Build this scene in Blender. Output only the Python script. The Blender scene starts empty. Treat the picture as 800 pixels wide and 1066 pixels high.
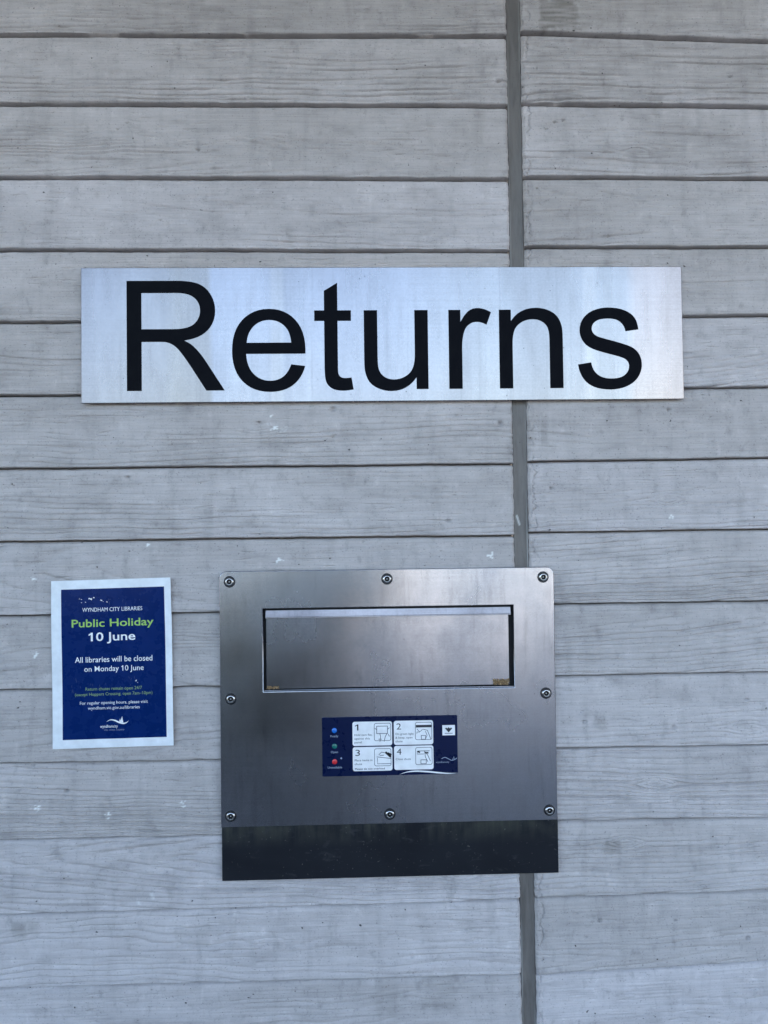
import bpy, bmesh, math, random
import numpy as np
from mathutils import Vector, Matrix

# ------------------------------------------------------------------ scene, camera, light
scene = bpy.context.scene
C = scene.collection
R = math.radians
EYE = 1.55                                   # height of the eye above the pavement

cam_d = bpy.data.cameras.new('camera')
cam = bpy.data.objects.new('camera', cam_d)
C.objects.link(cam)
cam_d.sensor_fit = 'VERTICAL'
cam_d.sensor_height = 36.0
cam_d.sensor_width = 27.0
cam_d.lens = 26.0
cam_d.clip_start = 0.02
cam_d.clip_end = 3000
yaw, pitch, roll = R(1.5887), R(1.2447), R(-0.6961)
F = Vector((math.sin(yaw) * math.cos(pitch), math.cos(yaw) * math.cos(pitch), math.sin(pitch)))
Rt = Vector((math.cos(yaw), -math.sin(yaw), 0))
Up = Rt.cross(F)
R2 = math.cos(roll) * Rt + math.sin(roll) * Up
U2 = -math.sin(roll) * Rt + math.cos(roll) * Up
m = Matrix((R2, U2, -F)).transposed().to_4x4()
m.translation = Vector((0, -1.28, EYE))
cam.matrix_world = m
scene.camera = cam

SUN_EL, SUN_AZ = 32.0, 20.0                  # the sun stands behind the building: wall and canopy are in open shade
world = bpy.data.worlds.new('World')
scene.world = world
world.use_nodes = True
wn = world.node_tree.nodes
wl = world.node_tree.links
wn.clear()
sky = wn.new('ShaderNodeTexSky')
sky.sky_type = 'NISHITA'
sky.sun_disc = False
sky.sun_elevation = R(SUN_EL)
sky.sun_rotation = R(SUN_AZ)
sky.air_density = 1.0
sky.dust_density = 4.0
sky.ozone_density = 1.0
bg = wn.new('ShaderNodeBackground')
bg.inputs['Strength'].default_value = 0.12
out = wn.new('ShaderNodeOutputWorld')
wl.new(sky.outputs[0], bg.inputs[0])
wl.new(bg.outputs[0], out.inputs[0])

sun_d = bpy.data.lights.new('sun', 'SUN')
sun_d.energy = 5.0
sun_d.angle = R(0.5)
sun_d.color = (1.0, 0.96, 0.90)
sun = bpy.data.objects.new('sun', sun_d)
C.objects.link(sun)
to_sun = Vector((math.sin(R(SUN_AZ)) * math.cos(R(SUN_EL)), math.cos(R(SUN_AZ)) * math.cos(R(SUN_EL)), math.sin(R(SUN_EL))))
sun.rotation_euler = to_sun.to_track_quat('Z', 'Y').to_euler()
sun.location = (2, 6, 8)

vs = scene.view_settings
vs.view_transform = 'Standard'
vs.look = 'None'
vs.exposure = 3.06
vs.gamma = 1.0
vs.use_curve_mapping = False

# ------------------------------------------------------------------ helpers
def tag(o, label=None, cat=None, group=None, kind=None):
    for k, v in (('label', label), ('category', cat), ('group', group), ('kind', kind)):
        if v:
            o[k] = v
    return o

def empty(name, loc=(0, 0, 0)):
    o = bpy.data.objects.new(name, None)
    o.empty_display_size = 0.05
    o.location = loc
    C.objects.link(o)
    return o

def mesh_obj(name, me, mat, parent=None, smooth=False):
    o = bpy.data.objects.new(name, me)
    C.objects.link(o)
    me.materials.clear()
    me.materials.append(mat)
    if smooth:
        me.polygons.foreach_set('use_smooth', [True] * len(me.polygons))
    if parent:
        o.parent = parent
        off = Vector((0, 0, 0))
        p = parent
        while p:
            off += p.location
            p = p.parent
        o.location = -off + o.location
    return o

def from_bm(name, bm, mat, parent=None, smooth=False):
    me = bpy.data.meshes.new(name)
    bm.normal_update()
    bm.to_mesh(me)
    bm.free()
    return mesh_obj(name, me, mat, parent, smooth)

# --- gradient noise in numpy
rs = np.random.RandomState(11)
PERM = rs.permutation(512)
PERM = np.concatenate([PERM, PERM])
ANG = rs.rand(512) * 2 * np.pi
GX, GY = np.cos(ANG), np.sin(ANG)

def noise(x, y, seed=0):
    x, y = np.broadcast_arrays(np.asarray(x, float) + seed * 17.31, np.asarray(y, float) - seed * 9.77)
    xi, yi = np.floor(x).astype(int), np.floor(y).astype(int)
    xf, yf = x - xi, y - yi
    u = xf * xf * xf * (xf * (xf * 6 - 15) + 10)
    v = yf * yf * yf * (yf * (yf * 6 - 15) + 10)
    def g(a, b, fx, fy):
        h = PERM[(PERM[a & 511] + b) & 511]
        return GX[h] * fx + GY[h] * fy
    n00 = g(xi, yi, xf, yf)
    n10 = g(xi + 1, yi, xf - 1, yf)
    n01 = g(xi, yi + 1, xf, yf - 1)
    n11 = g(xi + 1, yi + 1, xf - 1, yf - 1)
    return 1.5 * ((n00 * (1 - u) + n10 * u) * (1 - v) + (n01 * (1 - u) + n11 * u) * v)

def sstep(a, b, x):
    t = np.clip((x - a) / (b - a), 0, 1)
    return t * t * (3 - 2 * t)

# --- node helpers
class NT:
    def __init__(self, name):
        self.m = bpy.data.materials.new(name)
        self.m.use_nodes = True
        self.t = self.m.node_tree
        self.t.nodes.clear()
        self.o = self.add('ShaderNodeOutputMaterial')
        self.p = self.add('ShaderNodeBsdfPrincipled')
        self.link(self.p.outputs[0], self.o.inputs[0])
    def add(self, t, **kw):
        n = self.t.nodes.new(t)
        for k, v in kw.items():
            setattr(n, k, v)
        return n
    def link(self, a, b):
        self.t.links.new(a, b)
    def set(self, **kw):
        for k, v in kw.items():
            self.p.inputs[k.replace('_', ' ')].default_value = v
    def coord(self, scale, rand=0.0):
        tc = self.add('ShaderNodeTexCoord')
        mp = self.add('ShaderNodeMapping')
        mp.inputs['Scale'].default_value = scale
        self.link(tc.outputs['Object'], mp.inputs['Vector'])
        if rand:
            oi = self.add('ShaderNodeObjectInfo')
            ml = self.add('ShaderNodeMath', operation='MULTIPLY')
            ml.inputs[1].default_value = rand
            self.link(oi.outputs['Random'], ml.inputs[0])
            self.link(ml.outputs[0], mp.inputs['Location'])
        return mp.outputs[0]
    def noise(self, vec, detail=3, rough=0.55, dist=0.0):
        n = self.add('ShaderNodeTexNoise')
        n.inputs['Scale'].default_value = 1.0
        n.inputs['Detail'].default_value = detail
        n.inputs['Roughness'].default_value = rough
        n.inputs['Distortion'].default_value = dist
        self.link(vec, n.inputs['Vector'])
        return n.outputs['Fac']
    def ramp(self, fac, *stops):
        r = self.add('ShaderNodeValToRGB')
        e = r.color_ramp.elements
        while len(e) > len(stops):
            e.remove(e[-1])
        while len(e) < len(stops):
            e.new(0.5)
        for i, (p, c) in enumerate(stops):
            e[i].position = p
            e[i].color = (c, c, c, 1) if isinstance(c, (int, float)) else (*c, 1)
        self.link(fac, r.inputs[0])
        return r.outputs[0]
    def mix(self, mode, fac, a, b):
        n = self.add('ShaderNodeMix', data_type='RGBA', blend_type=mode)
        for sock, v in ((n.inputs[0], fac), (n.inputs[6], a), (n.inputs[7], b)):
            if isinstance(v, (int, float)):
                sock.default_value = v
            elif isinstance(v, tuple):
                sock.default_value = (*v, 1)
            else:
                self.link(v, sock)
        return n.outputs[2]
    def bump(self, h, strength, dist, prev=None):
        b = self.add('ShaderNodeBump')
        b.inputs['Strength'].default_value = strength
        b.inputs['Distance'].default_value = dist
        self.link(h, b.inputs['Height'])
        if prev:
            self.link(prev, b.inputs['Normal'])
        return b.outputs[0]
    def base(self, s):
        self.link(s, self.p.inputs['Base Color'])
    def normal(self, s):
        self.link(s, self.p.inputs['Normal'])
    def roughness(self, s):
        self.link(s, self.p.inputs['Roughness'])

def plain(name, col, rough=0.5, metal=0.0, coat=0.0, spec=0.5):
    """a paint or print colour with a little unevenness in tone and gloss"""
    n = NT(name)
    f = n.noise(n.coord((60, 60, 60)), 4)
    n.base(n.mix('MULTIPLY', 1.0, col, n.ramp(f, (0.3, 0.9), (0.7, 1.06))))
    n.roughness(n.ramp(f, (0.3, max(rough - 0.06, 0.02)), (0.7, min(rough + 0.06, 1))))
    n.set(Metallic=metal, Coat_Weight=coat, Coat_Roughness=0.12, Specular_IOR_Level=spec)
    return n.m

# ------------------------------------------------------------------ materials
def mat_concrete():
    n = NT('board_marked_concrete')
    big = n.noise(n.coord((2.2, 2.2, 6.0), 37), 3, 0.5)
    mid = n.noise(n.coord((14, 14, 40), 37), 6, 0.62, 0.15)
    smear = n.noise(n.coord((55, 55, 38), 53), 4, 0.6, 0.2)
    streak = n.noise(n.coord((7, 7, 380), 71), 3, 0.6)
    speck = n.noise(n.coord((330, 330, 400), 13), 2, 0.5)
    pinh = n.noise(n.coord((170, 170, 190), 29), 0, 0.5)
    drip = n.noise(n.coord((36, 36, 5), 0), 4, 0.6, 0.2)
    col = n.mix('MIX', n.ramp(big, (0.32, 0.0), (0.68, 1.0)), (0.435, 0.403, 0.396), (0.520, 0.484, 0.482))
    col = n.mix('MULTIPLY', 1.0, col, n.ramp(mid, (0.26, 0.78), (0.45, 0.97), (0.75, 1.12)))
    col = n.mix('MULTIPLY', 0.9, col, n.ramp(smear, (0.26, 0.76), (0.42, 1.0), (0.60, 1.02), (0.74, 1.18)))
    col = n.mix('MULTIPLY', 0.65, col, n.ramp(streak, (0.30, 0.86), (0.6, 1.03)))
    col = n.mix('MULTIPLY', 0.9, col, n.ramp(speck, (0.26, 0.55), (0.36, 1.0), (0.7, 1.05)))
    col = n.mix('MULTIPLY', 1.0, col, n.ramp(pinh, (0.105, 0.22), (0.135, 1.0)))
    col = n.mix('MULTIPLY', 0.8, col, n.ramp(drip, (0.30, 0.86), (0.46, 1.0), (0.7, 1.04)))
    oi = n.add('ShaderNodeObjectInfo')
    col = n.mix('MULTIPLY', 1.0, col, n.ramp(oi.outputs['Random'], (0.0, (0.90, 0.895, 0.88)), (0.5, (0.98, 0.975, 0.965)), (1.0, (1.05, 1.05, 1.06))))
    at = n.add('ShaderNodeAttribute', attribute_name='marks')
    sep = n.add('ShaderNodeSeparateColor')
    n.link(at.outputs['Color'], sep.inputs[0])
    col = n.mix('MULTIPLY', sep.outputs[0], col, (0.48, 0.475, 0.44))       # grimy stains
    col = n.mix('MIX', sep.outputs[1], col, (0.80, 0.80, 0.78))            # white flecks of paint
    n.base(col)
    b = n.bump(streak, 0.35, 0.0006)
    b = n.bump(mid, 0.25, 0.0015, b)
    b = n.bump(speck, 0.5, 0.0006, b)
    b = n.bump(n.ramp(pinh, (0.10, 0.0), (0.15, 1.0)), 0.8, 0.002, b)
    n.normal(b)
    n.set(Roughness=0.82, Specular_IOR_Level=0.35)
    return n.m

def mat_steel(name, base, rmin, rmax, brush=(3, 3, 900), tint=None, bstr=0.12, blotch=1.0, cloud=((7, 7, 6), (38, 38, 30), (110, 110, 11))):
    n = NT(name)
    sm = n.noise(n.coord(cloud[0]), 2, 0.45, 0.3)
    fi = n.noise(n.coord(cloud[1]), 3, 0.5, 0.2)
    fs = n.noise(n.coord((300, 300, 300)), 2, 0.5)
    dr = n.noise(n.coord(cloud[2]), 4, 0.6, 0.2)
    br = n.noise(n.coord(brush), 2, 0.5)
    sp = n.noise(n.coord((230, 230, 230)), 0, 0.5)
    col = n.mix('MULTIPLY', blotch, base, n.ramp(sm, (0.3, (0.78, 0.79, 0.82)), (0.5, (0.95, 0.95, 0.95)), (0.68, (1.12, 1.10, 1.08))))
    col = n.mix('MULTIPLY', 0.7 * blotch, col, n.ramp(fi, (0.28, 0.86), (0.5, 1.0), (0.74, 1.08)))
    col = n.mix('MULTIPLY', 0.5, col, n.ramp(fs, (0.3, 0.88), (0.7, 1.1)))
    col = n.mix('MULTIPLY', 0.8 * blotch, col, n.ramp(dr, (0.28, 0.80), (0.44, 1.0), (0.7, 1.06)))
    col = n.mix('MULTIPLY', 0.6, col, n.ramp(br, (0.3, 0.90), (0.7, 1.06)))
    col = n.mix('MULTIPLY', 0.8, col, n.ramp(sp, (0.13, 0.35), (0.19, 1.0)))
    if tint:
        col = tint(n, col)
    n.base(col)
    n.roughness(n.ramp(n.mix('MIX', 0.25, sm, fi), (0.30, rmax), (0.70, rmin)))
    b = n.bump(br, bstr, 0.0003)
    n.normal(b)
    n.set(Metallic=1.0)
    return n.m

def sign_tint(n, col):
    # upright film and tape bands, plus sky reflection painted in, brighter towards the right
    tc = n.add('ShaderNodeTexCoord')
    sx = n.add('ShaderNodeSeparateXYZ')
    n.link(tc.outputs['Object'], sx.inputs[0])
    w = n.noise(n.coord((14, 14, 3)), 3, 0.5)
    ad = n.add('ShaderNodeMath', operation='MULTIPLY_ADD')
    ad.inputs[1].default_value = 0.012
    n.link(w, ad.inputs[0])
    n.link(sx.outputs[0], ad.inputs[2])
    mr = n.add('ShaderNodeMapRange')
    mr.inputs[1].default_value = -0.524
    mr.inputs[2].default_value = 0.536
    n.link(ad.outputs[0], mr.inputs[0])
    r = n.ramp(mr.outputs[0], (0.0, (0.86, 0.86, 0.84)), (0.040, (0.82, 0.82, 0.80)), (0.048, (0.68, 0.69, 0.73)),
               (0.18, (0.70, 0.70, 0.71)), (0.20, (0.74, 0.73, 0.71)), (0.255, (0.74, 0.74, 0.74)), (0.26, (0.82, 0.86, 0.94)), (0.35, (0.86, 0.89, 0.95)),
               (0.355, (0.97, 0.98, 1.0)), (0.372, (0.96, 0.98, 1.0)), (0.376, (0.86, 0.89, 0.95)), (0.46, (0.82, 0.85, 0.92)), (0.56, (0.88, 0.91, 0.97)),
               (0.70, (0.97, 0.99, 1.0)), (0.862, (1.02, 1.03, 1.03)), (0.870, (1.15, 1.14, 1.11)), (0.882, (1.15, 1.14, 1.11)), (0.892, (1.05, 1.06, 1.05)),
               (0.932, (1.07, 1.07, 1.06)), (0.950, (1.24, 1.13, 1.06)), (1.0, (1.26, 1.11, 1.02)))
    return n.mix('MULTIPLY', 1.0, col, r)

M = {}
M['concrete'] = mat_concrete()
M['steel'] = mat_steel('brushed_stainless', (0.425, 0.440, 0.490), 0.19, 0.30)
M['flap_steel'] = mat_steel('worn_flap_stainless', (0.40, 0.412, 0.462), 0.19, 0.30)
M['sign_steel'] = mat_steel('sign_stainless', (0.325, 0.298, 0.292), 0.24, 0.32, tint=sign_tint, blotch=0.55, cloud=((9, 9, 1.2), (60, 60, 14), (160, 160, 3)))
M['lip_steel'] = mat_steel('lip_stainless', (0.33, 0.29, 0.285), 0.34, 0.44)
M['bolt'] = mat_steel('bright_bolt', (0.52, 0.52, 0.53), 0.16, 0.26)
M['socket'] = plain('socket_shade', (0.012, 0.012, 0.013), 0.6, spec=0.2)  # near-black colour painting in the shade inside the screw's socket
M['washer'] = plain('dark_washer', (0.035, 0.037, 0.042), 0.35, 0.6)
M['vinyl'] = plain('black_vinyl', (0.0025, 0.0032, 0.006), 0.5, spec=0.05)
M['black_gap'] = plain('black_gap_shade', (0.008, 0.008, 0.01), 0.7)  # black that stands in for shade in the flap's gap
M['white_paper'] = plain('laminated_white_paper', (0.80, 0.84, 0.88), 0.35)
M['navy_print'] = plain('navy_print', (0.0005, 0.017, 0.112), 0.28, spec=0.14)
M['white_print'] = plain('white_print', (0.86, 0.88, 0.90), 0.4)
M['scuff_glare'] = plain('scuffed_film_glare', (0.05, 0.075, 0.17), 0.5)
M['grey_print'] = plain('soft_grey_print', (0.30, 0.36, 0.48), 0.4)
M['green_print'] = plain('green_print', (0.34, 0.58, 0.12), 0.4)
M['dull_green_print'] = plain('dull_green_print', (0.24, 0.38, 0.16), 0.4)
M['navy_panel'] = plain('navy_panel', (0.002, 0.008, 0.044), 0.3, spec=0.2)
M['card'] = plain('white_card', (0.85, 0.86, 0.88), 0.4)
M['ink'] = plain('dark_ink', (0.015, 0.018, 0.028), 0.5)
M['ink_light'] = plain('grey_ink', (0.07, 0.08, 0.11), 0.5)
M['blue_light'] = plain('blue_lens', (0.01, 0.16, 0.62), 0.2, 0, 0.4)
M['green_light'] = plain('teal_lens', (0.01, 0.15, 0.13), 0.2, 0, 0.4)
M['red_light'] = plain('red_lens', (0.62, 0.03, 0.04), 0.2, 0, 0.4)

def mat_apron():
    n = NT('black_apron_coating')
    a = n.noise(n.coord((9, 9, 14)), 4, 0.6, 0.6)
    s = n.noise(n.coord((90, 90, 12)), 4, 0.6)
    col = n.mix('MIX', n.ramp(a, (0.35, 0.0), (0.75, 1.0)), (0.006, 0.0075, 0.012), (0.013, 0.015, 0.020))
    tc = n.add('ShaderNodeTexCoord')
    sx = n.add('ShaderNodeSeparateXYZ')
    n.link(tc.outputs['Object'], sx.inputs[0])
    mr = n.add('ShaderNodeMapRange')
    mr.inputs[1].default_value = EYE - 0.540
    mr.inputs[2].default_value = EYE - 0.502
    n.link(sx.outputs[2], mr.inputs[0])
    d = n.mix('MULTIPLY', 1.0, n.ramp(mr.outputs[0], (0.0, 0.0), (1.0, 1.0)), n.ramp(n.mix('MIX', 0.5, s, a), (0.40, 0.0), (0.68, 1.0)))
    col = n.mix('MIX', d, col, (0.055, 0.058, 0.046))                      # green-grey grime washed down from the joint
    sc = n.noise(n.coord((28, 28, 70)), 5, 0.65, 0.5)
    du = n.noise(n.coord((240, 240, 240)), 2, 0.5)
    col = n.mix('MIX', n.ramp(sc, (0.60, 0.0), (0.72, 0.7)), col, (0.034, 0.036, 0.040))        # dusty scuffs
    col = n.mix('MIX', n.ramp(du, (0.70, 0.0), (0.76, 0.8)), col, (0.09, 0.09, 0.085))          # specks of grit
    n.base(col)
    n.roughness(n.ramp(a, (0.3, 0.60), (0.7, 0.80)))
    n.normal(n.bump(a, 0.1, 0.002))
    n.set(Specular_IOR_Level=0.2)
    return n.m
M['apron'] = mat_apron()

def mat_sealant():
    n = NT('grey_joint_sealant')
    a = n.noise(n.coord((30, 30, 7)), 4, 0.55)
    b = n.noise(n.coord((260, 260, 260)), 2, 0.5)
    s = n.noise(n.coord((240, 240, 3)), 2, 0.5)
    col = n.mix('MIX', a, (0.108, 0.097, 0.088), (0.168, 0.152, 0.140))
    col = n.mix('MULTIPLY', 0.9, col, n.ramp(b, (0.20, 0.3), (0.30, 1.0)))
    col = n.mix('MULTIPLY', 1.0, col, n.ramp(n.noise(n.coord((120, 120, 16)), 5, 0.65, 0.3), (0.3, 0.72), (0.5, 1.0), (0.72, 1.2)))
    at = n.add('ShaderNodeAttribute', attribute_name='marks')
    sep = n.add('ShaderNodeSeparateColor')
    n.link(at.outputs['Color'], sep.inputs[0])
    col = n.mix('MIX', sep.outputs[1], col, (0.52, 0.52, 0.50))
    n.base(col)
    n.roughness(n.ramp(a, (0.3, 0.38), (0.7, 0.60)))
    n.normal(n.bump(b, 0.3, 0.0006, n.bump(s, 0.2, 0.0006)))
    return n.m
M['sealant'] = mat_sealant()

def mat_rust():
    n = NT('rusty_grit')
    a = n.noise(n.coord((420, 420, 420)), 4, 0.6)
    n.base(n.ramp(a, (0.3, (0.05, 0.03, 0.015)), (0.5, (0.24, 0.15, 0.07)), (0.7, (0.46, 0.36, 0.22))))
    n.set(Roughness=0.95)
    return n.m
M['rust'] = mat_rust()

def mat_pavement():
    n = NT('concrete_pavement')
    a = n.noise(n.coord((0.6, 0.6, 0.6)), 4)
    b = n.noise(n.coord((120, 120, 120)), 3)
    col = n.mix('MIX', a, (0.13, 0.129, 0.126), (0.18, 0.178, 0.174))
    col = n.mix('MULTIPLY', 1.0, col, n.ramp(b, (0.3, 0.6), (0.7, 1.3)))
    n.base(col)
    n.normal(n.bump(b, 0.6, 0.004))
    n.set(Roughness=0.9)
    return n.m
M['pavement'] = mat_pavement()
M['soffit'] = plain('dark_soffit', (0.15, 0.12, 0.09), 0.7)

# ------------------------------------------------------------------ ground
bm = bmesh.new()
g = 1200
bm.faces.new([bm.verts.new(v) for v in ((-g, -g, 0), (g, -g, 0), (g, g, 0), (-g, g, 0))])
tag(from_bm('pavement', bm, M['pavement']), 'grey concrete pavement in front of the wall', kind='structure')

# ------------------------------------------------------------------ the board-marked concrete wall
WALL_L, WALL_R, WALL_H = -8.0, 8.0, 3.35
HEDGE_R = -0.25
CANOPY = -2.9                                # front edge of the canopy
JX, JW = 0.2745, 0.0245                      # upright joint between the two cast panels
wall = tag(empty('concrete_wall'), 'grey board-marked concrete wall of two panels with an upright joint', 'wall')

# heights of the joints between boards (relative to eye height), at the near-left and near-right end of each panel
L_J = [(.8623, .8655), (.7411, .7410), (.6128, .6103), (.4867, .4835), (.3620, .3600), (.2346, .2350), (.1093, .1089),
       (-.0154, -.0157), (-.1412, -.1418), (-.2665, -.2690), (-.3912, -.3935), (-.5195, -.5180), (-.6439, -.6415), (-.7654, -.7687)]
R_J = [(.8725, .8597), (.7454, .7410), (.6137, .6124), (.4894, .4895), (.3650, .3672), (.2390, .2402), (.1129, .1147),
       (-.0110, -.0103), (-.1359, -.1357), (-.2603, -.2596), (-.3845, -.3855), (-.5089, -.5117), (-.6392, -.6365), (-.7695, -.7558)]

def full_rows(J):
    J = list(J)
    while J[0][0] + EYE < WALL_H - 0.13:
        J.insert(0, (J[0][0] + .126, J[0][1] + .126))
    while J[-1][0] + EYE > 0.13:
        J.append((J[-1][0] - .125, J[-1][1] - .125))
    return [(WALL_H - EYE, WALL_H - EYE)] + J + [(-EYE, -EYE)]

# small marks on the boards: (x, z relative to eye, half width, half height)
STAINS = [(.354, .904, .036, .030, .9), (.412, .905, .024, .026, .45), (.455, .905, .012, .03, .35), (-.589, -.671, .013, .013, .5), (-.566, -.668, .010, .013, .35),
          (.424, -.556, .015, .012, .5), (-.30, -.69, .03, .02, .2), (.405, -.34, .011, .011, .35), (.317, .168, .006, .03, .4),
          (.30, .20, .012, .03, .25), (.10, .79, .03, .03, .25), (.19, .70, .03, .03, .2), (.03, -.80, .02, .03, .25), (.12, -.79, .03, .03, .3), (.50, .935, .22, .07, .24), (.42, .800, .12, .06, .34), (.62, .81, .12, .05, .28), (-.02, .90, .26, .05, .25), (.15, .80, .09, .05, .22), (.58, .68, .10, .05, .22), (-.40, .90, .15, .04, .2), (.40, .68, .07, .05, .16)]
FLECKS = [(-.5626, -.0784, .006), (-.5596, -.209, .006), (-.5569, -.4669, .007), (-.4393, -.4809, .006), (-.3111, -.466, .008),
          (-.3705, -.0235, .004), (-.1505, .1745, .007), (-.1569, .1962, .003),
          (-.1459, -.0528, .006), (.2198, -.0494, .007), (.5365, .0136, .005), (-.135, .172, .010, .25)]
PITS = [(.2401, .1796, .0045), (-.5101, -.4389, .003), (-.0506, .2071, .0042), (-.4043, .0923, .003), (.534, -.3523, .0038), (.3776, -.3393, .0028),
        (.656, -.717, .0035), (.3981, -.6806, .003), (.2462, .7838, .003), (-.5664, -.3956, .0035), (.6638, -.3065, .0026), (.6598, .7943, .0025),
        (.537, .2008, .0026), (.147, .0115, .003), (.3275, .0663, .0026), (-.1785, .1847, .0028), (.36, .715, .0024), (.345, .712, .0024), (-.28, .66, .003)]
# the opening behind the chute's flap, where the concrete is cut back
CUT = (-.185, .268, -.290, -.122)

# boards whose cast grain stands out: joint height at the head of the board -> (strength, hollow of the grain above the board?)
BOLD = {True: {.8623: (1.5, .55), -.3912: (1.7, .25), -.5195: (1.6, -.2), .2346: (1.1, .5), .1093: (1.0, .3)},
        False: {.8725: (1.5, .4), .7454: (1.3, .3), -.0110: (1.3, .3), -.1359: (1.3, .0), -.3845: (1.7, .3), .3650: (1.4, .4), -.5089: (1.3, .2)}}

def make_board(panel, left, k, zt, zb, visible):
    """one cast board: a lapped face with real grain grooves, rolled arrises, pits and ragged ends"""
    rng = np.random.RandomState(100 + k * 2 + (0 if left else 1))
    xs_dense = 0.0028 if visible else 0.03
    if left:
        xe, xa = JX - JW / 2, -0.76
        near = np.arange(xe - .0005, xa, -xs_dense)
        far = [near[-1]]
        st = xs_dense
        while far[-1] > WALL_L:
            st = min(st * 1.5, .35)
            far.append(max(far[-1] - st, WALL_L))
    else:
        xe, xa = JX + JW / 2, 0.86
        near = np.arange(xe + .0005, xa, xs_dense)
        far = [near[-1]]
        st = xs_dense
        while far[-1] < WALL_R:
            st = min(st * 1.5, .35)
            far.append(min(far[-1] + st, WALL_R))
    sgn = -1 if left else 1
    first = xe + sgn * np.array([0.0, 0.0007, 0.0016])
    if visible:                                  # finer steps where the arris crumbles
        fine = xe + sgn * np.arange(.0026, .010 if left else .034, .0011)
        first = np.concatenate([first, fine])
        near = near[np.abs(near - xe) > abs(fine[-1] - xe) + .0008]
        xs = np.concatenate([first, near, far[1:]])
    else:
        xs = np.concatenate([first, near[1:], far[1:]])
    if left:
        x0, x1 = -.6205, .262
    else:
        x0, x1 = .293, .712
    tx = np.clip((xs - x0) / (x1 - x0), -.3, 1.3)
    def edge(pair, sd):
        z = pair[0] + (pair[1] - pair[0]) * tx
        if abs(pair[0] + EYE) > .02 and abs(pair[0] + EYE - WALL_H) > .02:
            z = z + .0008 * noise(xs * 4.5, sd * 1.7, 3) + .0005 * noise(xs * 28, sd * 2.3, 4) + .00035 * noise(xs * 150, sd * 3.1, 5)
        return z + EYE
    jb, jt = (k + 1) * 2 + left, k * 2 + left
    gap = .0013
    zlo = edge(zb, jb) + gap
    zhi = edge(zt, jt) - gap * 1.2
    H = float(np.mean(zhi - zlo))
    nv = 130 if visible else 8
    s = np.concatenate([[0, .0006, .0016], np.linspace(.003, H - .003, nv), [H - .0016, H - .0006, H]])
    X, S = np.meshgrid(xs, s, indexing='ij')
    T = S / H
    # --- grain
    cz = rng.uniform(.55, 1.05) * H if rng.rand() < .7 else rng.uniform(-.1, .4) * H
    slope = rng.choice([-1, 1]) * rng.uniform(.03, .10)
    xc = rng.uniform(-.6, .6)
    d0 = rng.uniform(.004, .03)
    boost = 1.0
    lean = rng.uniform(.5, 1.1)
    if zt[0] in BOLD[left]:
        boost, up_ = BOLD[left][zt[0]]
        cz = (.95 + up_) * H
        lean = 1.3
    wob = .0095 * noise(X * 2.2, T * 1.2, 20 + k) + .0045 * noise(X * 6, T * 2.0, 40 + k) + .0012 * noise(X * 20, T * 6, 60 + k)
    rr = np.sqrt((S - cz + wob * 1.4) ** 2 + (d0 + slope * (X - xc)) ** 2) + .45 * wob
    # a knot or two bends the grain
    knots = []
    if visible and rng.rand() < .45:
        knots.append((rng.uniform(-.5, .2) if left else rng.uniform(.35, .7), rng.uniform(.25, .75) * H, rng.uniform(.006, .010)))
    if (not left) and k == KNOT_ROW:
        knots = [(.665, .030, .009)]
    for kx, kz, kr in knots:
        dd = np.sqrt(((X - kx) / 2.2) ** 2 + (S - kz) ** 2)
        rr = rr + .016 * np.exp(-(dd / (kr * 1.6)) ** 2) * np.sign(S - kz + .0001)
    per = rng.uniform(.0062, .0105)
    q = rr / per + .25 * noise(X * 3, S * 60, 80 + k)
    fr = q - np.floor(q)
    ring = np.floor(q).astype(int)
    amp = .35 + .65 * (PERM[(ring * 7 + k * 31) & 511] / 511.0)
    wd = .0009 / per
    prof = np.where(fr > .5, np.exp(-((fr - .5) / (wd * 1.9)) ** 2), np.exp(-((fr - .5) / wd) ** 2))
    soft = .5 + .5 * np.cos((fr - .5) * 2 * np.pi)
    mask = sstep(-.35, .45, noise(X * 2.2, T * 2.4, 120 + k) + (.55 - T) * lean + rng.uniform(-.25, .2) + (boost - 1) * .6)
    brk = .25 + .75 * sstep(-.5, .1, noise(X * 7, S * 120, 140 + k))
    h = (.15 + .85 * boost) * (-.0034 * prof * amp * mask * brk - .0009 * soft * amp * mask)
    for kx, kz, kr in knots:
        dd = np.sqrt((X - kx) ** 2 + (S - kz) ** 2)
        h += -.0009 * np.exp(-((dd - kr) / .0012) ** 2) - .0007 * np.exp(-((dd - kr * .5) / .001) ** 2)
    h += .00045 * noise(X * 8, S * 330, 160 + k)
    h += .0009 * noise(X * 2.2, S * 9, 180 + k) + .0005 * noise(X * 26, S * 34, 200 + k)
    tears = sstep(.42, .62, noise(X * 22, S * 210, 220 + k)) * sstep(.0, .4, noise(X * 5, S * 12, 230 + k))
    h -= .0020 * tears
    if visible:
        # scattered pinholes
        pits = [(px, pz + EYE, r) for px, pz, r in PITS]
        for _ in range(9 if left else 7):
            pits.append((rng.uniform(-.85, .26) if left else rng.uniform(.30, .95), rng.uniform(float(zlo.mean()), float(zhi.mean())), rng.choice([.0013, .0015, .0017])))
        zc = float(zlo.mean())
        for px, pz, r in pits:
            if pz < zc - .02 or pz > zc + H + .02:
                continue
            i0, i1 = (np.abs(xs - px)).argsort()[:2]
            sel = slice(max(min(i0, i1) - 5, 0), max(i0, i1) + 6)
            zz = zlo[sel][:, None] + T[sel] * (zhi - zlo)[sel][:, None]
            dd = np.sqrt((X[sel] - px) ** 2 + ((zz - pz) * 1.1) ** 2)
            h[sel] -= np.minimum(r * 3.2, .0075) * np.exp(-(dd / r) ** 4)
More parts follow.
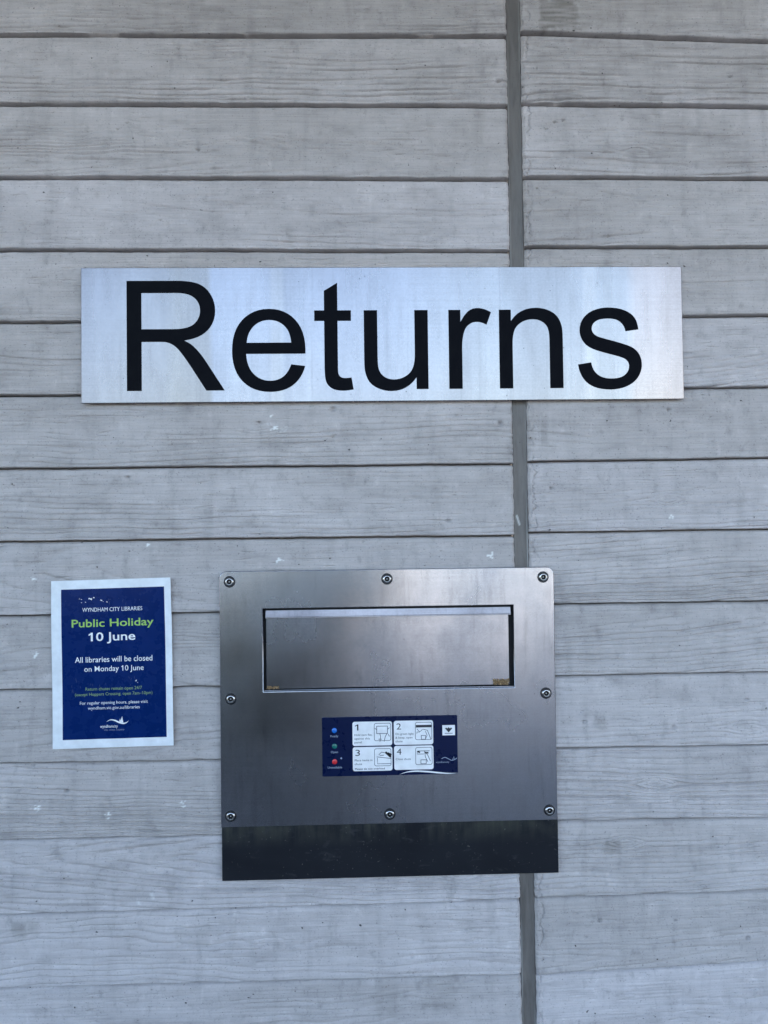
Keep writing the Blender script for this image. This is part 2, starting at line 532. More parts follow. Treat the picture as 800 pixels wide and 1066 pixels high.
    # broken arris beside the joint, and a slurry skin with a ragged rim on the right panel
    de = np.abs(X - xe)
    nz = noise(S * 60 + k * 5.3, X * 3, 250)
    h -= .0035 * np.exp(-(de / (.0022 + .0014 * nz)) ** 2)
    if not left:
        rag = .011 + .008 * noise(S * 38 + k * 11.0, X * 0, 260) + .004 * noise(S * 150 + k * 7.0, X * 0, 261)
        skin = sstep(.0, .0022, rag - de)
        h += .0007 * skin
        h -= .0034 * np.exp(-((de - rag) / .0012) ** 2) * sstep(-.3, .3, noise(S * 45, X * 0 + k, 262))
    # --- lapped profile: the foot of each board stands proud of the head of the one below
    lip = .0050
    y = -lip * (1 - T) - h
    rb = .0018 + .0007 * noise(X * 60, X * 0 + k, 270)
    y += .0030 * np.clip(1 - S / rb, 0, 1) ** 2
    y += .0050 * np.clip(1 - (H - S) / .0036, 0, 1) ** 1.3 + .0016 * sstep(.010, .0, H - S)
    Z = zlo[:, None] + T * (zhi - zlo)[:, None]
    # cut back behind the chute opening
    inside = (X > CUT[0]) & (X < CUT[1]) & (Z > CUT[2] + EYE) & (Z < CUT[3] + EYE)
    y = np.where(inside, np.maximum(y, .006), y)
    # ragged end
    X = X + sgn * np.where(de < .004, (.0007 + .0009 * noise(S * 110 + k * 3.0, X * 0, 280)), 0)
    # --- marks
    st = np.zeros_like(X)
    fl = np.zeros_like(X)
    if visible:
        for px, pz, a, b, w in STAINS:
            e = np.maximum(np.abs(X - px) / a, np.abs(Z - EYE - pz) / b) + .25 * noise(X * 90, Z * 90, 300)
            st = np.maximum(st, w * sstep(1.15, .8, e) * (.75 + .5 * noise(X * 25, Z * 200, 301)))
        for f in FLECKS:
            px, pz, r = f[:3]
            wgt = f[3] if len(f) > 3 else .95
            d = np.sqrt((X - px) ** 2 + (Z - EYE - pz) ** 2) / r
            fl = np.maximum(fl, wgt * sstep(.85, .6, d + 1.1 * noise(X * 260, Z * 300, 302) + .25))
        # the faint pale arc
        d = np.sqrt((X + .376) ** 2 + (Z - EYE + .624) ** 2)
        fl = np.maximum(fl, .55 * np.exp(-((d - .013) / .0022) ** 2) * sstep(-.2, .3, noise(X * 60, Z * 60, 303)) * (Z - EYE > -.632))
    st = np.clip(st, 0, 1)
    # --- mesh: add back rows and an end cap column
    nx, ns = X.shape
    back = .030
    P = np.zeros((nx + 1, ns + 2, 3))
    P[1:, 1:-1, 0], P[1:, 1:-1, 1], P[1:, 1:-1, 2] = X, y, Z
    P[1:, 0] = P[1:, 1]
    P[1:, -1] = P[1:, -2]
    P[1:, 0, 1] = back
    P[1:, -1, 1] = back
    P[0] = P[1]
    P[0, :, 1] = back
    n0, n1 = P.shape[:2]
    idx = np.arange(n0 * n1).reshape(n0, n1)
    a, b, c, d = idx[:-1, :-1], idx[1:, :-1], idx[1:, 1:], idx[:-1, 1:]
    quad = np.stack([a, b, c, d] if not left else [d, c, b, a], -1).reshape(-1, 4)
    me = bpy.data.meshes.new('board')
    me.vertices.add(n0 * n1)
    me.vertices.foreach_set('co', P.reshape(-1).astype(np.float32))
    me.loops.add(quad.size)
    me.loops.foreach_set('vertex_index', quad.reshape(-1).astype(np.int32))
    me.polygons.add(len(quad))
    me.polygons.foreach_set('loop_start', np.arange(0, quad.size, 4, dtype=np.int32))
    me.update()
    me.polygons.foreach_set('use_smooth', np.ones(len(quad), dtype=bool))
    colr = np.zeros((n0, n1, 4), np.float32)
    colr[1:, 1:-1, 0] = st
    colr[1:, 1:-1, 1] = fl
    colr[..., 3] = 1
    at = me.color_attributes.new('marks', 'FLOAT_COLOR', 'POINT')
    at.data.foreach_set('color', colr.reshape(-1))
    me.update()
    return mesh_obj('board', me, M['concrete'], panel)

KNOT_ROW = -1
for left, J in ((True, L_J), (False, R_J)):
    a, b = (WALL_L, JX - JW / 2) if left else (JX + JW / 2, WALL_R)
    bm = bmesh.new()
    v = [bm.verts.new((x, y, z)) for x in (a, b) for y in (.0285, .24) for z in (0, WALL_H)]
    for f in ((0, 1, 3, 2), (4, 6, 7, 5), (0, 4, 5, 1), (2, 3, 7, 6), (0, 2, 6, 4), (1, 5, 7, 3)):
        bm.faces.new([v[i] for i in f])
    bmesh.ops.recalc_face_normals(bm, faces=bm.faces)
    panel = from_bm('panel', bm, M['concrete'], wall)
    rows = full_rows(J)
    for k in range(len(rows) - 1):
        zt, zb = rows[k], rows[k + 1]
        vis = zb[0] < 1.0 and zt[0] > -.92
        if not left and abs(zt[0] + .2603) < .01:
            KNOT_ROW = k
        make_board(panel, left, k, zt, zb, vis)

# unseen canopy slab, its depth and dark soffit set to shade the wall's top
bm = bmesh.new()
v = [bm.verts.new((x, y, z)) for x in (WALL_L, WALL_R) for y in (CANOPY, .22) for z in (WALL_H + .004, WALL_H + .28)]
for f in ((0, 1, 3, 2), (4, 6, 7, 5), (0, 4, 5, 1), (2, 3, 7, 6), (0, 2, 6, 4), (1, 5, 7, 3)):
    bm.faces.new([v[i] for i in f])
bmesh.ops.recalc_face_normals(bm, faces=bm.faces)
from_bm('canopy', bm, M['soffit'], wall)

# joint sealant: a smooth, slightly hollow strip with raised smeared edges
xs = np.linspace(-1, 1, 19)
zs = np.concatenate([np.linspace(0, .55, 12)[:-1], np.linspace(.55, 2.65, 700), np.linspace(2.65, WALL_H, 12)[1:]])
XX, ZZ = np.meshgrid(xs, zs, indexing='ij')
hw = JW / 2 + .0015
px = JX + XX * hw + .0004 * noise(ZZ * 9, XX * 0, 401) * (np.abs(XX) < .95)
rim = np.exp(-((np.abs(XX) - .77) / .06) ** 2) * (.5 + .7 * noise(ZZ * 5, np.sign(XX) * 3.1, 402))
py = .0048 - .0016 * XX ** 2 - .0022 * np.clip(rim, 0, 2) + .0005 * noise(ZZ * 3, XX * 1.2, 403) + .0003 * noise(ZZ * 40, XX * 3, 404)
py = py + .0030 * sstep(.90, 1.0, np.abs(XX))
fl = np.zeros_like(px)
fl = np.maximum(fl, .9 * sstep(.0024, .0012, np.abs(px - .2700 - (ZZ - EYE - .010) * -.30)) * (np.abs(ZZ - EYE - .0105) < .0085))
fl = np.maximum(fl, .75 * np.clip(rim, 0, 1) * sstep(-.2, .3, noise(ZZ * 4, np.sign(XX) * 2.2, 405)) * (np.abs(XX) > .66))
P = np.stack([px, py, ZZ], -1).reshape(-1, 3)
n0, n1 = XX.shape
idx = np.arange(n0 * n1).reshape(n0, n1)
quad = np.stack([idx[:-1, :-1], idx[1:, :-1], idx[1:, 1:], idx[:-1, 1:]], -1).reshape(-1, 4)
me = bpy.data.meshes.new('joint_sealant')
me.from_pydata(P.tolist(), [], quad.tolist())
at = me.color_attributes.new('marks', 'FLOAT_COLOR', 'POINT')
cc = np.zeros((n0 * n1, 4), np.float32)
cc[:, 1] = fl.reshape(-1)
cc[:, 3] = 1
at.data.foreach_set('color', cc.reshape(-1))
mesh_obj('joint_sealant', me, M['sealant'], wall, True)

# ------------------------------------------------------------------ flat shapes standing on the wall
def upright(me, y):
    """turn a shape drawn in x,y (facing +z) so that it stands in x,z facing the street, z=0 landing on depth y"""
    n = len(me.vertices)
    co = np.empty(n * 3, np.float32)
    me.vertices.foreach_get('co', co)
    co = co.reshape(-1, 3)
    new = np.stack([co[:, 0], y - co[:, 2], co[:, 1]], -1)
    me.vertices.foreach_set('co', new.reshape(-1).copy())
    me.update()

def shape_mesh(name, loops, depth, bevel=0.0, bres=2):
    """outline plus holes -> a solid of the given thickness with softened edges, centred on z=0"""
    cu = bpy.data.curves.new(name, 'CURVE')
    cu.dimensions = '2D'
    cu.fill_mode = 'BOTH'
    cu.extrude = max(depth / 2 - bevel, 0)
    cu.bevel_depth = bevel
    cu.bevel_resolution = bres
    cu.offset = -bevel
    for lp in loops:
        sp = cu.splines.new('POLY')
        sp.points.add(len(lp) - 1)
        for p, (x, y) in zip(sp.points, lp):
            p.co = (x, y, 0, 1)
        sp.use_cyclic_u = True
    o = bpy.data.objects.new('tmp', cu)
    C.objects.link(o)
    dg = bpy.context.evaluated_depsgraph_get()
    me = bpy.data.meshes.new_from_object(o.evaluated_get(dg))
    bpy.data.objects.remove(o)
    bpy.data.curves.remove(cu)
    me.name = name
    return me

def rrect(x0, x1, z0, z1, r=0.0, n=6):
    if r <= 0:
        return [(x0, z0), (x1, z0), (x1, z1), (x0, z1)]
    pts = []
    for cx, cz, a0 in ((x1 - r, z0 + r, -90), (x1 - r, z1 - r, 0), (x0 + r, z1 - r, 90), (x0 + r, z0 + r, 180)):
        for i in range(n + 1):
            a = R(a0 + 90 * i / n)
            pts.append((cx + r * math.cos(a), cz + r * math.sin(a)))
    return pts

def plate(name, loops, yfront, depth, mat, parent, bevel=0.0):
    me = shape_mesh(name, loops, depth, bevel)
    upright(me, yfront + depth / 2)
    return mesh_obj(name, me, mat, parent)

def text_mesh(string, bold=0.0):
    cu = bpy.data.curves.new('text', 'FONT')
    cu.body = string
    cu.size = 1.0
    cu.offset = bold
    cu.resolution_u = 3
    o = bpy.data.objects.new('tmp', cu)
    C.objects.link(o)
    dg = bpy.context.evaluated_depsgraph_get()
    me = bpy.data.meshes.new_from_object(o.evaluated_get(dg))
    bpy.data.objects.remove(o)
    bpy.data.curves.remove(cu)
    return me

def text_on(name, string, x0, x1, base, cap, mat, parent, mapf, bold=0.0, proud=.00025):
    """set a line of print so that it runs from x0 to x1 with the given capital height, then wrap it on its sheet"""
    me = text_mesh(string, bold)
    n = len(me.vertices)
    co = np.empty(n * 3, np.float32)
    me.vertices.foreach_get('co', co)
    co = co.reshape(-1, 3)
    mn, mx = co[:, 0].min(), co[:, 0].max()
    u = x0 + (co[:, 0] - mn) / (mx - mn) * (x1 - x0)
    v = base + co[:, 1] / 0.70 * cap
    flags = []
    for i_, c_ in enumerate(string):
        if c_ == '1':
            w1 = text_mesh('1', bold)
            a1 = [q.co.x for q in w1.vertices]
            stem = max(a1) - min(a1)
            pre = text_mesh(string[:i_ + 1], bold)
            rx = max(q.co.x for q in pre.vertices)
            top = max(q.co.y for q in w1.vertices)
            st_ = min(stem, .16)
            flags.append([(rx - st_ * .5, top), (rx - stem * .5 - .20, top - .13), (rx - stem * .5 - .20, top - .13 - st_ * 1.0), (rx - st_ * .5, top - st_ * 1.15)])
    me.vertices.foreach_set('co', np.array([mapf(a, b, proud) for a, b in zip(u, v)], np.float32).reshape(-1))
    me.update()
    me.name = name
    o = mesh_obj(name, me, mat, parent)
    if flags:
        bm = bmesh.new()
        bm.from_mesh(me)
        for f in flags:
            bm.faces.new([bm.verts.new(mapf(x0 + (a - mn) / (mx - mn) * (x1 - x0), base + b / .70 * cap, proud + .00003)) for a, b in f])
        bm.to_mesh(me)
        bm.free()
    return o

def print_on(name, loops, mat, parent, mapf, proud=.00025, sub=0):
    me = shape_mesh(name, loops, 0.0)
    n = len(me.vertices)
    co = np.empty(n * 3, np.float32)
    me.vertices.foreach_get('co', co)
    co = co.reshape(-1, 3)
    me.vertices.foreach_set('co', np.array([mapf(a, b, proud) for a, b in co[:, :2]], np.float32).reshape(-1))
    me.update()
    return mesh_obj(name, me, mat, parent)

def stroke(pts, w, taper=True):
    """a thin swelling brush line along the points, as a closed outline"""
    n = len(pts)
    up, lo = [], []
    for i, (x, y) in enumerate(pts):
        xa, ya = pts[max(i - 1, 0)]
        xb, yb = pts[min(i + 1, n - 1)]
        l = math.hypot(xb - xa, yb - ya) or 1
        nx, ny = -(yb - ya) / l, (xb - xa) / l
        ww = w * (max(math.sin(math.pi * (i + .3) / (n - .4)), .12) if taper else 1) / 2
        up.append((x + nx * ww, y + ny * ww))
        lo.append((x - nx * ww, y - ny * ww))
    return up + lo[::-1]

def catmull(P, n=8):
    o = []
    Q = [P[0]] + list(P) + [P[-1]]
    for i in range(1, len(Q) - 2):
        for t in (j / n for j in range(n)):
            r = []
            for c in (0, 1):
                a, b, d, e = Q[i - 1][c], Q[i][c], Q[i + 1][c], Q[i + 2][c]
                r.append(.5 * (2 * b + (d - a) * t + (2 * a - 5 * b + 4 * d - e) * t * t + (3 * b - a - 3 * d + e) * t ** 3))
            o.append(tuple(r))
    return o + [P[-1]]

# ------------------------------------------------------------------ the sign
GLYPH = {
 'R': (1479, 'M 161 0 V 1466 H 811 Q 1007 1466 1109 1426.5 T 1272 1287 T 1333 1067 Q 1333 911 1232 804 T 920 668 Q 997 631 1037 595 Q 1122 517 1198 400 L 1453 0 H 1209 L 1015 306 Q 930 438 875 508 T 776.5 606 T 688 645 Q 655 652 580 652 H 355 V 0 Z M 355 820 H 772 Q 905 820 980 847.5 T 1094 935.5 T 1133 1067 Q 1133 1172 1057 1238 T 816 1304 H 355 Z'),
 'e': (1139, 'M 862 342 L 1048 319 Q 1004 156 885 66 T 581 -24 Q 348 -24 211.5 119.5 T 75 522 Q 75 790 213 938 T 571 1086 Q 784 1086 919 941 T 1054 533 Q 1054 517 1053 485 H 261 Q 271 310 360 217 T 582 124 Q 681 124 751 176 T 862 342 Z M 271 633 H 864 Q 852 767 796 834 Q 710 938 573 938 Q 449 938 364.5 855 T 271 633 Z'),
 't': (569, 'M 528 161 L 554 2 Q 478 -14 418 -14 Q 320 -14 266 17 T 190 98.5 T 168 311 V 922 H 36 V 1062 H 168 V 1325 L 347 1433 V 1062 H 528 V 922 H 347 V 301 Q 347 224 356.5 202 T 387 167 T 448 154 Q 482 154 528 161 Z'),
 'u': (1139, 'M 831 0 V 156 Q 707 -24 494 -24 Q 400 -24 318.5 12 T 197.5 102.5 T 142 236 Q 131 289 131 404 V 1062 H 311 V 473 Q 311 332 322 283 Q 339 212 394 171.5 T 530 131 Q 611 131 682 172.5 T 782.5 285.5 T 812 493 V 1062 H 992 V 0 Z'),
 'r': (682, 'M 133 0 V 1062 H 295 V 901 Q 357 1014 409.5 1050 T 525 1086 Q 616 1086 710 1028 L 648 861 Q 582 900 516 900 Q 457 900 410 864.5 T 343 766 Q 313 670 313 556 V 0 Z'),
 'n': (1139, 'M 135 0 V 1062 H 297 V 911 Q 414 1086 635 1086 Q 731 1086 811.5 1051.5 T 932 961 T 988 828 Q 998 779 998 653 V 0 H 818 V 646 Q 818 757 797 812 T 721.5 899.5 T 593 932 Q 478 932 394.5 859 T 315 582 V 0 Z'),
 's': (1024, 'M 63 317 L 241 345 Q 256 238 324.5 181 T 516 124 Q 640 124 700 174.5 T 760 293 Q 760 354 707 389 Q 670 413 523 450 Q 325 500 248.5 536.5 T 132 637.5 T 92 779 Q 92 850 124.5 910.5 T 213 1011 Q 255 1042 327.5 1064 T 483 1086 Q 608 1086 702.5 1050 T 841 952.5 T 894 788 L 718 764 Q 706 846 648.5 892 T 486 938 Q 362 938 309 897 T 256 801 Q 256 766 278 738 Q 300 709 347 690 Q 374 680 506 644 Q 697 593 772.5 560.5 T 890 466 T 933 311 Q 933 222 881 143.5 T 731 21.5 T 507 -24 Q 302 -24 194.5 61 T 63 317 Z'),
}

def glyph_loops(path):
    tk = path.split()
    i, loops, cur, ctrl, cmd = 0, [], None, None, ''
    def num():
        nonlocal i
        i += 1
        return float(tk[i - 1])
    pos = (0, 0)
    while i < len(tk):
        cmd = tk[i]
        i += 1
        if cmd == 'M':
            pos = (num(), num())
            cur = [pos]
        elif cmd == 'Z':
            if cur[0] == cur[-1]:
                cur.pop()
            loops.append(cur)
        elif cmd in 'LHV':
            pos = (num(), num()) if cmd == 'L' else ((num(), pos[1]) if cmd == 'H' else (pos[0], num()))
            cur.append(pos)
            ctrl = None
        elif cmd in 'QT':
            if cmd == 'Q':
                ctrl = (num(), num())
            else:
                ctrl = (2 * pos[0] - ctrl[0], 2 * pos[1] - ctrl[1])
            end = (num(), num())
            for j in range(1, 7):
                t = j / 6
                cur.append(tuple((1 - t) ** 2 * pos[c] + 2 * t * (1 - t) * ctrl[c] + t * t * end[c] for c in (0, 1)))
            pos = end
    return loops

SX0, SX1, SZ0, SZ1 = -.4779, .5599, EYE + .2184, EYE + .4507
SIGN_Y = -.0125
sign = tag(empty('sign_board', (0.04, SIGN_Y, SZ0)), 'long brushed steel sign with black lettering Returns above the chute', 'sign')
plate('steel_sheet', [rrect(SX0, SX1, SZ0, SZ1, .0015, 3)], SIGN_Y, .0045, M['sign_steel'], sign, .0008)
SH, SV = .1880 / 1466, .1890 / 1466
penx, basez = -.4212, EYE + .2388
for ch in 'Returns':
    adv, path = GLYPH[ch]
    lp = [[(penx + x * SH, basez + z * SV) for x, z in l] for l in glyph_loops(path)]
    o = plate('letter', lp, SIGN_Y - .0006, .0005, M['vinyl'], sign)
    penx += adv * SH
for x in (SX0 + .03, SX1 - .03):             # standoff battens that hold the sheet off the boards
    plate('standoff', [rrect(x - .012, x + .012, SZ0 + .03, SZ1 - .03)], SIGN_Y + .0047, .0075, M['washer'], sign)

# ------------------------------------------------------------------ the returns chute
CX0, CX1, CZ0, CZ1 = -.2462, .3256, EYE - .5020, EYE - .0704
CY = -.0135
chute = tag(empty('returns_chute', (.04, CY, EYE - .598)), 'stainless steel book return chute with flap, screws and blue instruction panel', 'book return')
OX0, OX1, OZ0, OZ1 = -.1732, .2551, EYE - .2755, EYE - .1346
TOPR = [p for p in rrect(CX0, CX1, CZ0 - .02, CZ1, .011) if p[1] > CZ0 + .02]
plate('faceplate', [[(CX0, CZ0), (CX1, CZ0)] + TOPR, rrect(OX0, OX1, OZ0, OZ1)], CY, .0068, M['steel'], chute, .0010)
plate('gap_shade_sheet', [rrect(OX0 - .008, OX1 + .008, OZ0 - .008, OZ1 + .008)], .0012, .0022, M['black_gap'], chute)  # black sheet painting in the shade of the gap around the flap
flap = plate('flap', [rrect(OX0 + .0042, OX1 - .0070, OZ0 + .0035, OZ1 - .0070, .001, 2)], -.0052, .0025, M['flap_steel'], chute, .0005)
# pull lip: a folded strip along the head of the flap, its face turned up to the sky
bm = bmesh.new()
prof = [(-.0050, -.0005), (-.0072, 0.0), (-.0100, -.0108), (-.0110, -.0114), (-.0112, -.0125), (-.0100, -.0131), (-.0050, -.0131)]
ends = []
for x in (OX0 + .0040, OX1 - .0040):
    ends.append([bm.verts.new((x, y, OZ1 - .0040 + z)) for y, z in prof])
for i in range(len(prof)):
    j = (i + 1) % len(prof)
    bm.faces.new([ends[0][i], ends[0][j], ends[1][j], ends[1][i]])
bm.faces.new(ends[0][::-1])
bm.faces.new(ends[1])
bmesh.ops.recalc_face_normals(bm, faces=bm.faces)
from_bm('pull_lip', bm, M['lip_steel'], flap)
# sill strip inside the lower edge of the opening
plate('sill', [rrect(OX0 + .001, OX1 - .001, OZ0 + .0004, OZ0 + .0020)], -.0110, .0080, M['flap_steel'], chute, .0003)

def grit(name, cx, cz, a, b, n, seed, parent):
    """a crumbly heap of rusty grit"""
    rg = random.Random(seed)
    bm = bmesh.new()
    for _ in range(n):
        px, pz = cx + rg.uniform(-a, a), cz - b + 2 * b * rg.random() ** 1.6
        r = rg.uniform(.0006, .0017)
        res = bmesh.ops.create_icosphere(bm, subdivisions=1, radius=r, matrix=Matrix.Translation((px, -.0056 - r * .2, pz)))
        for v in res['verts']:
            v.co += Vector((rg.uniform(-1, 1), rg.uniform(-1, 1), rg.uniform(-1, 1))) * r * .3
    return from_bm(name, bm, M['rust'], parent)
grit('rust_grit', OX1 - .0215, OZ0 + .0085, .0135, .0045, 190, 5, flap)
grit('rust_grit', OX0 + .0150, OZ0 + .0055, .0095, .0018, 70, 6, flap)

# black apron under the faceplate
plate('apron', [rrect(CX0 + .0006, CX1 + .0008, EYE - .5925, CZ0 + .004)], CY + .0024, .0042, M['apron'], chute, .0004)

# security screws: a dark washer, a domed head, a socket with a pin
def lathe(bm, prof, seg, cx, cz, y0):
    rings = []
    for r, h in prof:
        if r < 1e-6:
            rings.append([bm.verts.new((cx, y0 - h, cz))])
        else:
            rings.append([bm.verts.new((cx + r * math.cos(2 * math.pi * i / seg), y0 - h, cz + r * math.sin(2 * math.pi * i / seg))) for i in range(seg)])
    for A, B in zip(rings, rings[1:]):
        for i in range(seg):
            j = (i + 1) % seg
            if len(A) == 1:
                bm.faces.new([A[0], B[i], B[j]])
            elif len(B) == 1:
                bm.faces.new([A[i], A[j], B[0]])
            else:
                bm.faces.new([A[i], A[j], B[j], B[i]])
    bmesh.ops.recalc_face_normals(bm, faces=bm.faces)

head_me = washer_me = None
for i, (x, z) in enumerate([(-.2291, -.0881), (.0388, -.0870), (.3073, -.0874), (-.2282, -.2861), (.3090, -.2861), (-.2297, -.4826), (.0388, -.4855), (.3114, -.4851)]):
    if head_me is None:
        bm = bmesh.new()
        lathe(bm, [(.0076, .0006), (.0077, .0016), (.0070, .0030), (.0056, .0039), (.0046, .0042), (.0042, .0039), (.0040, .0004), (.0016, .0004), (.0014, .0030), (0, .0032)], 24, 0, 0, 0)
        head_me = bpy.data.meshes.new('screw')
        bm.to_mesh(head_me)
        bm.free()
        head_me.polygons.foreach_set('use_smooth', [True] * len(head_me.polygons))
        bm = bmesh.new()
        lathe(bm, [(.0098, -.0002), (.0098, .0007), (.0093, .0011), (.0074, .0011)], 28, 0, 0, 0)
        washer_me = bpy.data.meshes.new('washer')
        bm.to_mesh(washer_me)
        bm.free()
    h = bpy.data.objects.new('screw', head_me)
    C.objects.link(h)
    if not head_me.materials:
        head_me.materials.append(M['bolt'])
        head_me.materials.append(M['socket'])
        for p in head_me.polygons:
            rr_ = max(math.hypot(head_me.vertices[v].co.x, head_me.vertices[v].co.z) for v in p.vertices)
            if .0015 < rr_ < .0043:
                p.material_index = 1
        washer_me.materials.append(M['washer'])
    h.parent = chute
    h.location = Vector((x, CY, EYE + z)) - chute.location
    h.rotation_euler = (0, i * 1.3, 0)
    w = bpy.data.objects.new('washer', washer_me)
    C.objects.link(w)
    w.parent = h

# --- instruction panel
DX0, DX1, DZ0, DZ1 = -.0747, .1558, EYE - .4200, EYE - .3203
PY = CY - .0012
panel = plate('instruction_panel', [rrect(DX0, DX1, DZ0, DZ1, .0015, 3)], PY, .0014, M['navy_panel'], chute, .0003)
k = (DX1 - DX0) / 705.0                      # metres per unit of the panel's own drawing grid (705 wide)
def pmap(u, v, proud=.0002):
    return (DX0 + (u - 52) * k, PY - proud, DZ1 + (v - -48) * k)   # v runs negative downwards
def prect(a, b, c, d, r=0):
    return rrect(a, b, -d, -c, r)
CARDS = [(210, 416, 73, 198), (425, 630, 72, 197), (210, 416, 204, 328), (425, 630, 202, 326)]
TXT = [('1', ['Hold item flat,', 'against this', 'panel'], [(220, 312), (220, 300), (220, 258)]),
       ('2', ['On green light', '& beep, open', 'chute'], [(433, 528), (433, 522), (433, 470)]),
       ('3', ['Place items in', 'chute'], [(220, 312), (220, 258)]),
       ('4', ['Close chute'], [(433, 512)])]
for (a, b, c, d), (num_, lines, ext) in zip(CARDS, TXT):
    print_on('card', [prect(a, b, c, d, 12)], M['card'], panel, pmap, .0004)
    w = 7 if num_ == '1' else 24
    text_on('number', num_, a + (24 if num_ == '1' else 14), a + (24 if num_ == '1' else 14) + w, -(c + 45), 32, M['ink'], panel, pmap, 0.0, .0006)
    for i, (ln, (e0, e1)) in enumerate(zip(lines, ext)):
        text_on('text_line', ln, e0, e1, -(c + 73 + 19 * i), 10.5, M['ink_light'], panel, pmap, 0.004, .0006)
    # picture frame on the card
    fx0, fx1, fy0, fy1 = b - 94, b - 6, c + 9, d - 24
    print_on('picture_frame', [prect(fx0, fx1, fy0, fy1, 10), prect(fx0 + 2.5, fx1 - 2.5, fy0 + 2.5, fy1 - 2.5, 8)], M['ink_light'], panel, pmap, .0006)
text_on('text_line', 'Please do not overload', 221, 376, -321, 9.5, M['ink'], panel, pmap, 0.012, .0006)
def draw(name, lines, w=3.0, mat='ink_light'):
    for pts in lines:
        if pts[0] == pts[-1]:
            cx_, cy_ = sum(p[0] for p in pts[1:]) / (len(pts) - 1), sum(p[1] for p in pts[1:]) / (len(pts) - 1)
            q = [[(x + d * math.copysign(1, x - cx_), -(y + d * math.copysign(1, y - cy_))) for x, y in pts[:-1]] for d in (w / 2, -w / 2)]
            print_on(name, q, M[mat], panel, pmap, .0006)
        else:
            print_on(name, [stroke([(x, -y) for x, y in pts], w, False)], M[mat], panel, pmap, .0006)
# 1: a book held up to the panel by two hands
draw('drawing', [[(336, 98), (392, 98), (392, 136), (336, 136), (336, 98)], [(326, 108), (336, 116), (336, 130)], [(402, 106), (392, 116), (392, 130)],
                 [(352, 136), (356, 152), (352, 178)], [(390, 136), (380, 152), (374, 178)], [(345, 165), (362, 165)], [(396, 140), (402, 152)]])
# 2: the flap opened by a hand
draw('drawing', [[(540, 102), (622, 102)]], 13, 'ink')
draw('drawing', [[(545, 115), (560, 132), (575, 118)], [(578, 118), (600, 124), (610, 150), (618, 172)], [(568, 150), (590, 150), (590, 170), (568, 170), (568, 150)],
                 [(590, 128), (598, 150), (590, 168)], [(545, 140), (545, 132), (560, 132)]])
# 3: items slid into the open flap
draw('drawing', [[(334, 256), (410, 266)], [(338, 262), (338, 292), (408, 292)], [(345, 246), (360, 232), (385, 238), (398, 252)], [(350, 250), (372, 248)]])
draw('drawing', [[(380, 232), (408, 258)], [(392, 238), (411, 248)]], 11, 'ink')
# 4: the flap pushed shut
draw('drawing', [[(546, 230), (610, 230)], [(546, 230), (546, 246), (580, 246)], [(584, 232), (600, 252), (614, 284)], [(584, 232), (588, 262), (600, 286)],
                 [(564, 276), (592, 276), (592, 296), (564, 296), (564, 276)]])
draw('drawing', [[(586, 240), (604, 240)], [(548, 232), (560, 238)]], 8, 'ink')
# indicator lights and their captions
for nm, mt, cy_ in (('blue', 'blue_light', 116), ('green', 'green_light', 197), ('red', 'red_light', 277)):
    x, y, z = pmap(116, -cy_, 0)
    bm = bmesh.new()
    lathe(bm, [(.0044, -.0002), (.0044, .0005), (.0036, .0011), (.0018, .0014), (0, .0015)], 20, x, z, PY)
    o = from_bm('indicator_light', bm, M[mt], panel, True)
    o['label'] = {'blue': 'blue indicator light', 'green': 'dull green indicator light', 'red': 'red indicator light'}[nm]
for s_, a, b, y in (('Ready', 95, 136, 150), ('Open', 97, 134, 232), ('Unavailable', 80, 154, 311)):
    text_on('text_line', s_, a, b, -y, 11, M['grey_print'], panel, pmap, 0.006, .0005)
print_on('text_line', [prect(146, 155, 255, 264, 4)], M['grey_print'], panel, pmap, .0005)
# maker's plate: a white tag with a dark fan-shaped mark
print_on('maker_tag', [prect(678, 744, 99, 152, 1)], M['card'], panel, pmap, .0005)
print_on('maker_mark', [[(711, -137), (692, -116), (698, -112), (705, -116), (711, -110), (717, -116), (724, -112), (730, -116)]], M['ink'], panel, pmap, .0007)
print_on('maker_mark', [prect(690, 732, 140, 143)], M['ink_light'], panel, pmap, .0007)
# council logo and the white swoosh
text_on('text_line', 'wyndhamcity', 642, 712, -294, 9, M['grey_print'], panel, pmap, 0.0, .0005)
draw('logo_wave', [catmull([(672, 272), (690, 266), (708, 274), (726, 282), (744, 276), (752, 270)])], 3.5, 'grey_print')
draw('logo_sail', [[(728, 282), (737, 262), (740, 280)]], 3.0, 'grey_print')
sw = catmull([(452, -349), (490, -338), (540, -334), (600, -338), (660, -345), (710, -349), (756, -348)])
print_on('swoosh', [stroke(sw, 8)], M['white_print'], panel, pmap, .0004)

# ------------------------------------------------------------------ the poster
PC = [(-.5306, -.0831), (-.3293, -.0794), (-.3261, -.3638), (-.5288, -.3662)]     # corners, clockwise from the upper left
poster = tag(empty('poster', (-.432, -.0085, EYE - .367)), 'laminated navy poster with a white border about a public holiday', 'poster')
def qmap(u, v, proud=0.0):
    """u, v in 0..1 across and down the sheet -> a point on the gently cockled sheet"""
    a = [(1 - u) * (1 - v), u * (1 - v), u * v, (1 - u) * v]
    x = sum(w * c[0] for w, c in zip(a, PC))
    z = sum(w * c[1] for w, c in zip(a, PC)) + EYE
    y = -.0088 - .0012 * math.sin(3.1 * v + .6) * math.sin(2.6 * u + .4) - .0007 * math.sin(7 * v + 2 * u) - .0003 * math.sin(15 * u + 6 * v) - .0022 * max(0, u - .80) ** 2 / .04 * max(0, .3 - v) / .3
    return (x, y - proud, z)
